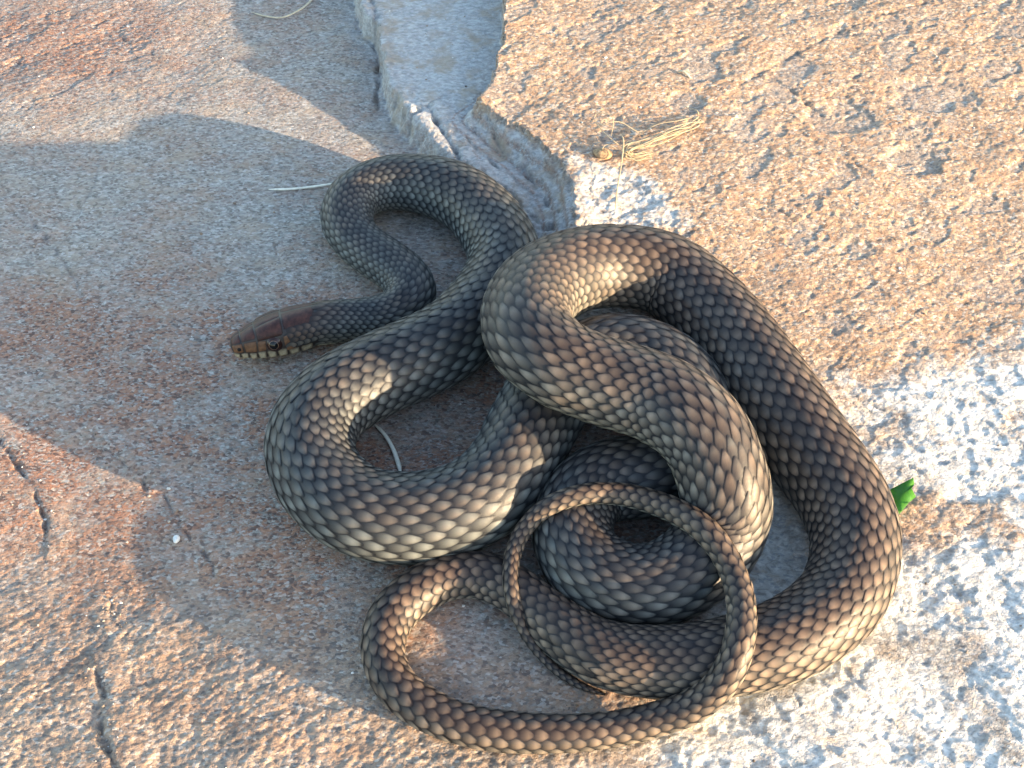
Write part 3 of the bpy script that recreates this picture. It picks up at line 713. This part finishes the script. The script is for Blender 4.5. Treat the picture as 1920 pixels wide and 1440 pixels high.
plate('crown_plate', [(.395, -17), (.70, -26), (.70, 26), (.395, 17)], M_CROWN, n=10)
for sd in (1, -1):
    S = lambda qd: [(t, a * sd) for t, a in qd]
    plate('crown_plate', S([(.01, .6), (.39, .6), (.39, 58), (.06, 58)]), M_CROWN, n=12)
    plate('crown_plate', S([(.703, .6), (.865, .6), (.865, 62), (.70, 62)]), M_CROWN, n=10)
    plate('crown_plate', S([(.87, .6), (.975, .6), (.975, 62), (.87, 62)]), M_CROWN, n=8)
    plate('brow_plate', S([(.39, 18), (.695, 27), (.69, 70), (.40, 68)]), M_CROWN, 0.0004, 0.0003, n=10, label='brown plate overhanging the eye')
    plate('nose_plate', S([(.86, 64), (.985, 60), (.985, 108), (.86, 106)]), M_SIDE, n=8)
    plate('cheek_plate', S([(.70, 66), (.85, 64), (.85, 106), (.72, 106)]), M_SIDE, n=8)
    plate('cheek_plate', S([(.60, 72), (.695, 67), (.715, 106), (.62, 102)]), M_SIDE, n=6)
    plate('cheek_plate', S([(.36, 66), (.415, 70), (.42, 98), (.34, 90)]), M_SIDE, n=6)
    plate('cheek_plate', S([(.31, 92), (.41, 100), (.43, 112), (.30, 110)]), M_SIDE, n=6)
    lips = [.985, .91, .82, .73, .63, .52, .40, .27, .12]
    for i, (t1, t0) in enumerate(zip(lips[:-1], lips[1:])):
        up1 = 106 if i < 3 else 102 if i < 6 else 107
        plate('lip_plate', S([(t0 + .004, up1), (t1 - .004, up1), (t1 - .004, 139), (t0 + .004, 139)]), M_LIP, 0.00028, 0.0002, n=6)
    for t1, t0 in zip([.96, .80, .62, .42], [.80, .62, .42, .2]):
        plate('jaw_plate', S([(t0 + .004, 143), (t1 - .004, 143), (t1 - .02, 163), (t0 + .02, 163)]), M_LIP, 0.0001, 0.0002, n=6)

# eyes
def uv_ball(name, rad, mat, parent, loc, axis, squash=1.0, a0=0.0, a1=math.pi, seg=28, rings=16):
    zax = Vector(axis).normalized(); xax = zax.orthogonal().normalized(); yax = zax.cross(xax)
    vs, fs = [], []
    for i in range(rings + 1):
        a = a0 + (a1 - a0) * i / rings
        for s in range(seg):
            p = 2 * math.pi * s / seg
            vs.append(xax * (rad * math.sin(a) * math.cos(p)) + yax * (rad * math.sin(a) * math.sin(p)) + zax * (rad * squash * math.cos(a)))
    for i in range(rings):
        for s in range(seg):
            fs.append((i * seg + s, (i + 1) * seg + s, (i + 1) * seg + (s + 1) % seg, i * seg + (s + 1) % seg))
    o = link(name, mesh_from(name, np.array([tuple(v) for v in vs]), fs), mat, parent)
    o.location = loc
    return o

def eye_mat(name, col, rough, coat=0.0):
    m = NT(name)
    n = m.noise(m.coords(), 1500, 3, 0.6)
    m.l(m.ramp(n, [(0.3, tuple(c * 0.6 for c in col)), (0.7, tuple(c * 1.3 for c in col))]), m.b.inputs['Base Color'])
    m.b.inputs['Roughness'].default_value = rough
    m.b.inputs['Coat Weight'].default_value = coat
    m.b.inputs['Coat Roughness'].default_value = 0.03
    m.b.inputs['Specular IOR Level'].default_value = 0.25
    return m.mat
M_IRIS = eye_mat('iris_red_brown', (0.030, 0.011, 0.008), 0.25, 0.25)
M_PUP = eye_mat('pupil_black', (0.004, 0.004, 0.005), 0.06, 0.2)
M_RIM = eye_mat('iris_rim_tan', (0.20, 0.105, 0.06), 0.35, 0.6)
M_HOLE = eye_mat('nostril_dark', (0.008, 0.006, 0.005), 0.7)
for sd in (1, -1):
    qe = HEAD_LEN * (1 - 0.515); te = R(88) * sd
    pe = surf(qe, te, -0.0027)
    ax = surf(qe, R(84) * sd, 0.003) - surf(qe, R(84) * sd, 0.0)
    ax = Vector(ax) + Vector(hd) * 0.0006
    eye = uv_ball('eye', 0.0043, M_IRIS, snake, Vector(pe - ROOT), ax, 0.9)
    eye['label'] = 'large dark eye with thin pale iris ring'
    uv_ball('pupil', 0.00438, M_PUP, eye, (0, 0, 0), ax, 0.91, 0.0, 0.44)
    uv_ball('iris_ring', 0.00435, M_RIM, eye, (0, 0, 0), ax, 0.905, 0.44, 0.49, rings=3)
    pn = surf(HEAD_LEN * (1 - 0.905), R(86) * sd, 0.0002)
    nx_ = Vector(surf(HEAD_LEN * 0.095, R(86) * sd, 0.002) - pn)
    uv_ball('nostril', 0.00085, M_HOLE, snake, Vector(pn - ROOT), nx_, 0.45)

# ------------------------------------------------------------------ small things lying about
M_STRAW = simple('dry_straw', (0.42, 0.35, 0.24), 0.6, 0.25, 400)
M_STRAWP = simple('bleached_straw', (0.62, 0.58, 0.48), 0.55, 0.2, 400)
M_ROOT = simple('dry_root_fibre', (0.33, 0.26, 0.165), 0.7, 0.3, 500)

def tube_mesh(name, paths, nseg=8, flat=0.55):
    vs, fs = [], []
    for pts, r0, r1 in paths:
        pts = spline(np.array(pts, float), 6)
        m_ = len(pts); base = len(vs)
        tg = np.gradient(pts, axis=0); tg /= np.linalg.norm(tg, axis=1)[:, None] + 1e-12
        for i in range(m_):
            t = Vector(tg[i]); s = t.cross(Vector((0, 0, 1)))
            s = s.normalized() if s.length > 1e-6 else Vector((1, 0, 0))
            u = s.cross(t).normalized()
            f = i / (m_ - 1); r = (r0 * (1 - f) + r1 * f) * min(1.0, 0.25 + 6 * min(f, 1 - f) + 0.0)
            for k_ in range(nseg):
                a = 2 * math.pi * k_ / nseg
                p = Vector(pts[i]) + s * (r * math.cos(a)) + u * (r * flat * math.sin(a))
                vs.append(tuple(p))
        for i in range(m_ - 1):
            for k_ in range(nseg):
                fs.append((base + i * nseg + k_, base + i * nseg + (k_ + 1) % nseg, base + (i + 1) * nseg + (k_ + 1) % nseg, base + (i + 1) * nseg + k_))
        fs.append(tuple(base + k_ for k_ in (0, 2, 4, 6))); fs.append(tuple(base + (m_ - 1) * nseg + k_ for k_ in (0, 2, 4, 6)))
    vs = np.array(vs); c = vs.mean(0); c[2] = vs[:, 2].min()
    return mesh_from(name, vs - c, fs), c

def on_rock(pts, lift):
    return [(x, y, ground_z(x, y) + l) for (x, y), l in zip(pts, lift if hasattr(lift, '__len__') else [lift] * len(pts))]

def strand(name, pts, r0, r1, lift, mat, label, cat, group=None):
    me, c = tube_mesh(name, [(on_rock(pts, lift), r0, r1)])
    o = link(name, me, mat); o.location = c
    return tag(o, label, cat, group)

strand('grass_blade', [(-0.1177, 0.1220), (-0.1085, 0.1224), (-0.0996, 0.1236), (-0.0907, 0.1251), (-0.0831, 0.1275)], 0.0007, 0.0006, [.0006, .0008, .001, .0012, .0012], M_STRAWP, 'pale dry grass blade poking out from under the neck loop', 'grass blade')
strand('grass_blade', [(-0.0564, -0.0214), (-0.0521, -0.0269), (-0.0484, -0.0337), (-0.0458, -0.0404), (-0.0439, -0.0474)], 0.0007, 0.0010, [.0006, .0015, .0016, .0009, .0006], M_STRAWP, 'pale curved grass blade on the bare rock inside a coil', 'grass blade')
strand('straw', [(-0.1471, 0.2736), (-0.1380, 0.2684), (-0.1282, 0.2658), (-0.1199, 0.2715), (-0.1148, 0.2799), (-0.1127, 0.2895)], 0.0005, 0.0008, [.0007, .001, .0016, .0020, .0014, .001], M_STRAW, 'thin curved straw on the grey rock beside the broken ledge', 'straw')
strand('straw', [(0.0822, 0.1790), (0.0852, 0.1777), (0.0886, 0.1742)], 0.0008, 0.0006, [.0006, .0014, .0008], M_STRAW, 'short curled straw chip on the tan slab', 'straw')

# tangle of dry root fibres on the tan slab
paths = []
main = [(0.0890, 0.1471), (0.0891, 0.1430), (0.0841, 0.1390), (0.0775, 0.1358), (0.0695, 0.1310), (0.0617, 0.1270), (0.0552, 0.1247), (0.0531, 0.1224), (0.0575, 0.1208), (0.0652, 0.1239)]
for f in range(13):
    jx, jy = RNG.normal(0, 0.0009, 2)
    k0 = 0 if f < 8 else 2
    pts = [(x + jx + RNG.normal(0, 0.0007), y + jy + RNG.normal(0, 0.0012)) for x, y in main[k0:]]
    z0 = 0.0008 + 0.0035 * RNG.uniform(0, 1)
    paths.append((on_rock(pts, [0.0006 + z0 * math.sin(math.pi * min(1, i / (len(pts) - 1))) + 0.0004 for i in range(len(pts))]), 0.00036, 0.00026))
for pts, lift, r in [([(0.0512, 0.1325), (0.0523, 0.1258), (0.0509, 0.1142), (0.0483, 0.0992), (0.0470, 0.0876)], [0.0045, 0.006, 0.004, 0.003, 0.001], 0.00036), ([(0.0393, 0.1454), (0.0412, 0.1471), (0.0462, 0.1454), (0.0483, 0.1414), (0.0472, 0.1338)], [0.002, 0.004, 0.005, 0.004, 0.002], 0.0003), ([(0.0393, 0.1446), (0.0427, 0.1358), (0.0466, 0.1286), (0.0515, 0.1255)], [0.002, 0.004, 0.005, 0.003], 0.00035), ([(0.0425, 0.1430), (0.0428, 0.1378), (0.0471, 0.1386), (0.0523, 0.1390), (0.0584, 0.1358), (0.0664, 0.1330)], [0.002, 0.005, 0.006, 0.005, 0.003, 0.001], 0.0003), ([(0.0502, 0.1239), (0.0440, 0.1259), (0.0407, 0.1208)], [0.003, 0.004, 0.001], 0.0003), ([(0.0836, 0.1562), (0.0854, 0.1529), (0.0889, 0.1491), (0.0900, 0.1471)], [0.001, 0.002, 0.003, 0.002], 0.0003), ([(0.0583, 0.1338), (0.0689, 0.1398), (0.0792, 0.1414), (0.0874, 0.1463)], [0.001, 0.003, 0.004, 0.002], 0.0003)]:
    paths.append((on_rock(pts, lift), r, r * 0.8))
me, c = tube_mesh('root_tangle', paths)
o = link('root_tangle', me, M_ROOT); o.location = c
tag(o, 'tangle of dry root fibres with one strand trailing over the white quartz', 'root tangle')

# torn green leaf half under the snake
M_LEAF = NT('fresh_green_leaf')
nl = M_LEAF.noise(M_LEAF.coords(), 500, 4, 0.6)
M_LEAF.l(M_LEAF.ramp(nl, [(0.3, (0.035, 0.15, 0.012)), (0.7, (0.075, 0.24, 0.02))]), M_LEAF.b.inputs['Base Color'])
M_LEAF.b.inputs['Roughness'].default_value = 0.4
trn = M_LEAF.n('ShaderNodeBsdfTranslucent'); trn.inputs['Color'].default_value = (0.12, 0.42, 0.02, 1)
mx = M_LEAF.n('ShaderNodeMixShader'); mx.inputs[0].default_value = 0.4
M_LEAF.l(M_LEAF.b.outputs[0], mx.inputs[1]); M_LEAF.l(trn.outputs[0], mx.inputs[2])
M_LEAF.l(mx.outputs[0], M_LEAF.t.nodes['Material Output'].inputs['Surface'])
lf_out = [(0.1441, -0.0580, 0.0008), (0.1461, -0.0570, 0.0015), (0.1478, -0.0567, 0.003), (0.1519, -0.0552, 0.0045), (0.1560, -0.0534, 0.006), (0.1562, -0.0555, 0.0045), (0.1547, -0.0577, 0.005), (0.1562, -0.0603, 0.003), (0.1526, -0.0637, 0.004), (0.1496, -0.0667, 0.0025), (0.1471, -0.0687, 0.001), (0.1437, -0.0672, 0.0006)]
cl = np.mean([(x, y) for x, y, z in lf_out], 0)
zc = ground_z(*cl) + 0.0028
vs = [(x, y, ground_z(x, y) + z) for x, y, z in lf_out]
nlf = len(vs)
vs.append((cl[0], cl[1], zc))
tops = [tuple(np.array(v) + (0, 0, 0.00025)) for v in vs]
fs = [(i, (i + 1) % nlf, nlf) for i in range(nlf)]
allv = vs + tops
fs = [(b_, a_, c_) for a_, b_, c_ in fs] + [(a_ + nlf + 1, b_ + nlf + 1, c_ + nlf + 1) for a_, b_, c_ in fs]
for i in range(nlf):
    j = (i + 1) % nlf
    fs += [(i, j, j + nlf + 1), (i, j + nlf + 1, i + nlf + 1)]
allv = np.array(allv); c = allv.mean(0); c[2] = allv[:, 2].min()
o = link('leaf', mesh_from('leaf', allv - c, fs, True), M_LEAF.mat); o.location = c
tag(o, 'torn bright green leaf sticking out from under the snake', 'leaf')

# pebbles
def pebble(name, x, y, rx, ry, rz, mat, label, seed, sink=0.25, group=None):
    rg = np.random.default_rng(seed)
    seg, rings = 14, 9
    vs, fs = [], []
    ph = rg.uniform(0, 6.28, 6)
    for i in range(rings + 1):
        a = math.pi * i / rings
        for s in range(seg):
            p = 2 * math.pi * s / seg
            k_ = 1 + 0.10 * math.sin(2 * p + ph[0]) * math.sin(a) + 0.07 * math.sin(3 * p + ph[1] + 2 * a) + 0.05 * math.sin(5 * a + ph[2])
            vs.append((rx * k_ * math.sin(a) * math.cos(p), ry * k_ * math.sin(a) * math.sin(p), rz * k_ * math.cos(a)))
    for i in range(rings):
        for s in range(seg):
            fs.append((i * seg + s, (i + 1) * seg + s, (i + 1) * seg + (s + 1) % seg, i * seg + (s + 1) % seg))
    o = link(name, mesh_from(name, np.array(vs), fs), mat)
    o.location = (x, y, ground_z(x, y) + rz * (1 - sink))
    o.rotation_euler.z = rg.uniform(0, 3)
    return tag(o, label, 'pebble', group)
M_PEBW = simple('white_pebble', (0.58, 0.58, 0.56), 0.5, 0.1, 500)
M_PEBO = simple('ochre_crumb', (0.30, 0.19, 0.10), 0.9, 0.5, 900)
pebble('pebble', -0.1289, -0.0747, 0.0017, 0.0014, 0.0011, M_PEBW, 'small white pebble beside the crack in the rusty rock', 3)
pebble('soil_crumb', 0.0429, 0.1234, 0.0046, 0.0036, 0.0018, M_PEBO, 'ochre soil crumb at the end of the root tangle', 4)

# loose grit: mineral crumbs nobody could count
gv, gf, gd = [], [], []
ico_v = np.array([(0, 0, 1), (0.89, 0, 0.45), (0.28, 0.85, 0.45), (-0.72, 0.53, 0.45), (-0.72, -0.53, 0.45), (0.28, -0.85, 0.45), (0.72, 0.53, -0.45), (-0.28, 0.85, -0.45), (-0.89, 0, -0.45), (-0.28, -0.85, -0.45), (0.72, -0.53, -0.45), (0, 0, -1)])
ico_f = [(0, 1, 2), (0, 2, 3), (0, 3, 4), (0, 4, 5), (0, 5, 1), (1, 6, 2), (2, 7, 3), (3, 8, 4), (4, 9, 5), (5, 10, 1), (6, 7, 2), (7, 8, 3), (8, 9, 4), (9, 10, 5), (10, 6, 1), (11, 7, 6), (11, 8, 7), (11, 9, 8), (11, 10, 9), (11, 6, 10)]
spots = []
for i in range(900):
    spots.append((RNG.uniform(-0.28, 0.28), RNG.uniform(-0.17, 0.28)))
for pts, hw, dep in CRACKS_AND_TWIG_SHADOW[:4]:
    for i in range(40):
        k_ = RNG.integers(0, len(pts) - 1); f = RNG.uniform()
        spots.append((pts[k_][0] * (1 - f) + pts[k_ + 1][0] * f + RNG.normal(0, 0.003), pts[k_][1] * (1 - f) + pts[k_ + 1][1] * f + RNG.normal(0, 0.003)))
for x, y in spots:
    r = 0.00022 + 0.00045 * RNG.uniform() ** 3
    jit = RNG.uniform(0.65, 1.25, (12, 1))
    sc = np.array([RNG.uniform(0.8, 1.5), RNG.uniform(0.7, 1.2), RNG.uniform(0.5, 0.9)])
    base = len(gv) * 12
    gv.append(ico_v * jit * sc * r + np.array([x, y, ground_z(x, y) + r * 0.25]))
    gf += [(a_ + base, b_ + base, c_ + base) for a_, b_, c_ in ico_f]
    tone = RNG.uniform(0, 1)
    gd += [(tone, 0, 0, 1)] * 12
me = mesh_from('grit', np.concatenate(gv), gf, False)
add_attr(me, 'tone', gd)
mg = NT('loose_mineral_grit')
tn = mg.attr('tone')[0]
mg.l(mg.ramp(tn, [(0.0, (0.05, 0.04, 0.035)), (0.35, (0.22, 0.15, 0.10)), (0.7, (0.36, 0.30, 0.24)), (1.0, (0.62, 0.60, 0.56))]), mg.b.inputs['Base Color'])
mg.b.inputs['Roughness'].default_value = 0.8
gr = link('grit', me, mg.mat)
gr['kind'] = 'stuff'
tag(gr, 'fine loose mineral grit scattered over the rock', 'grit')
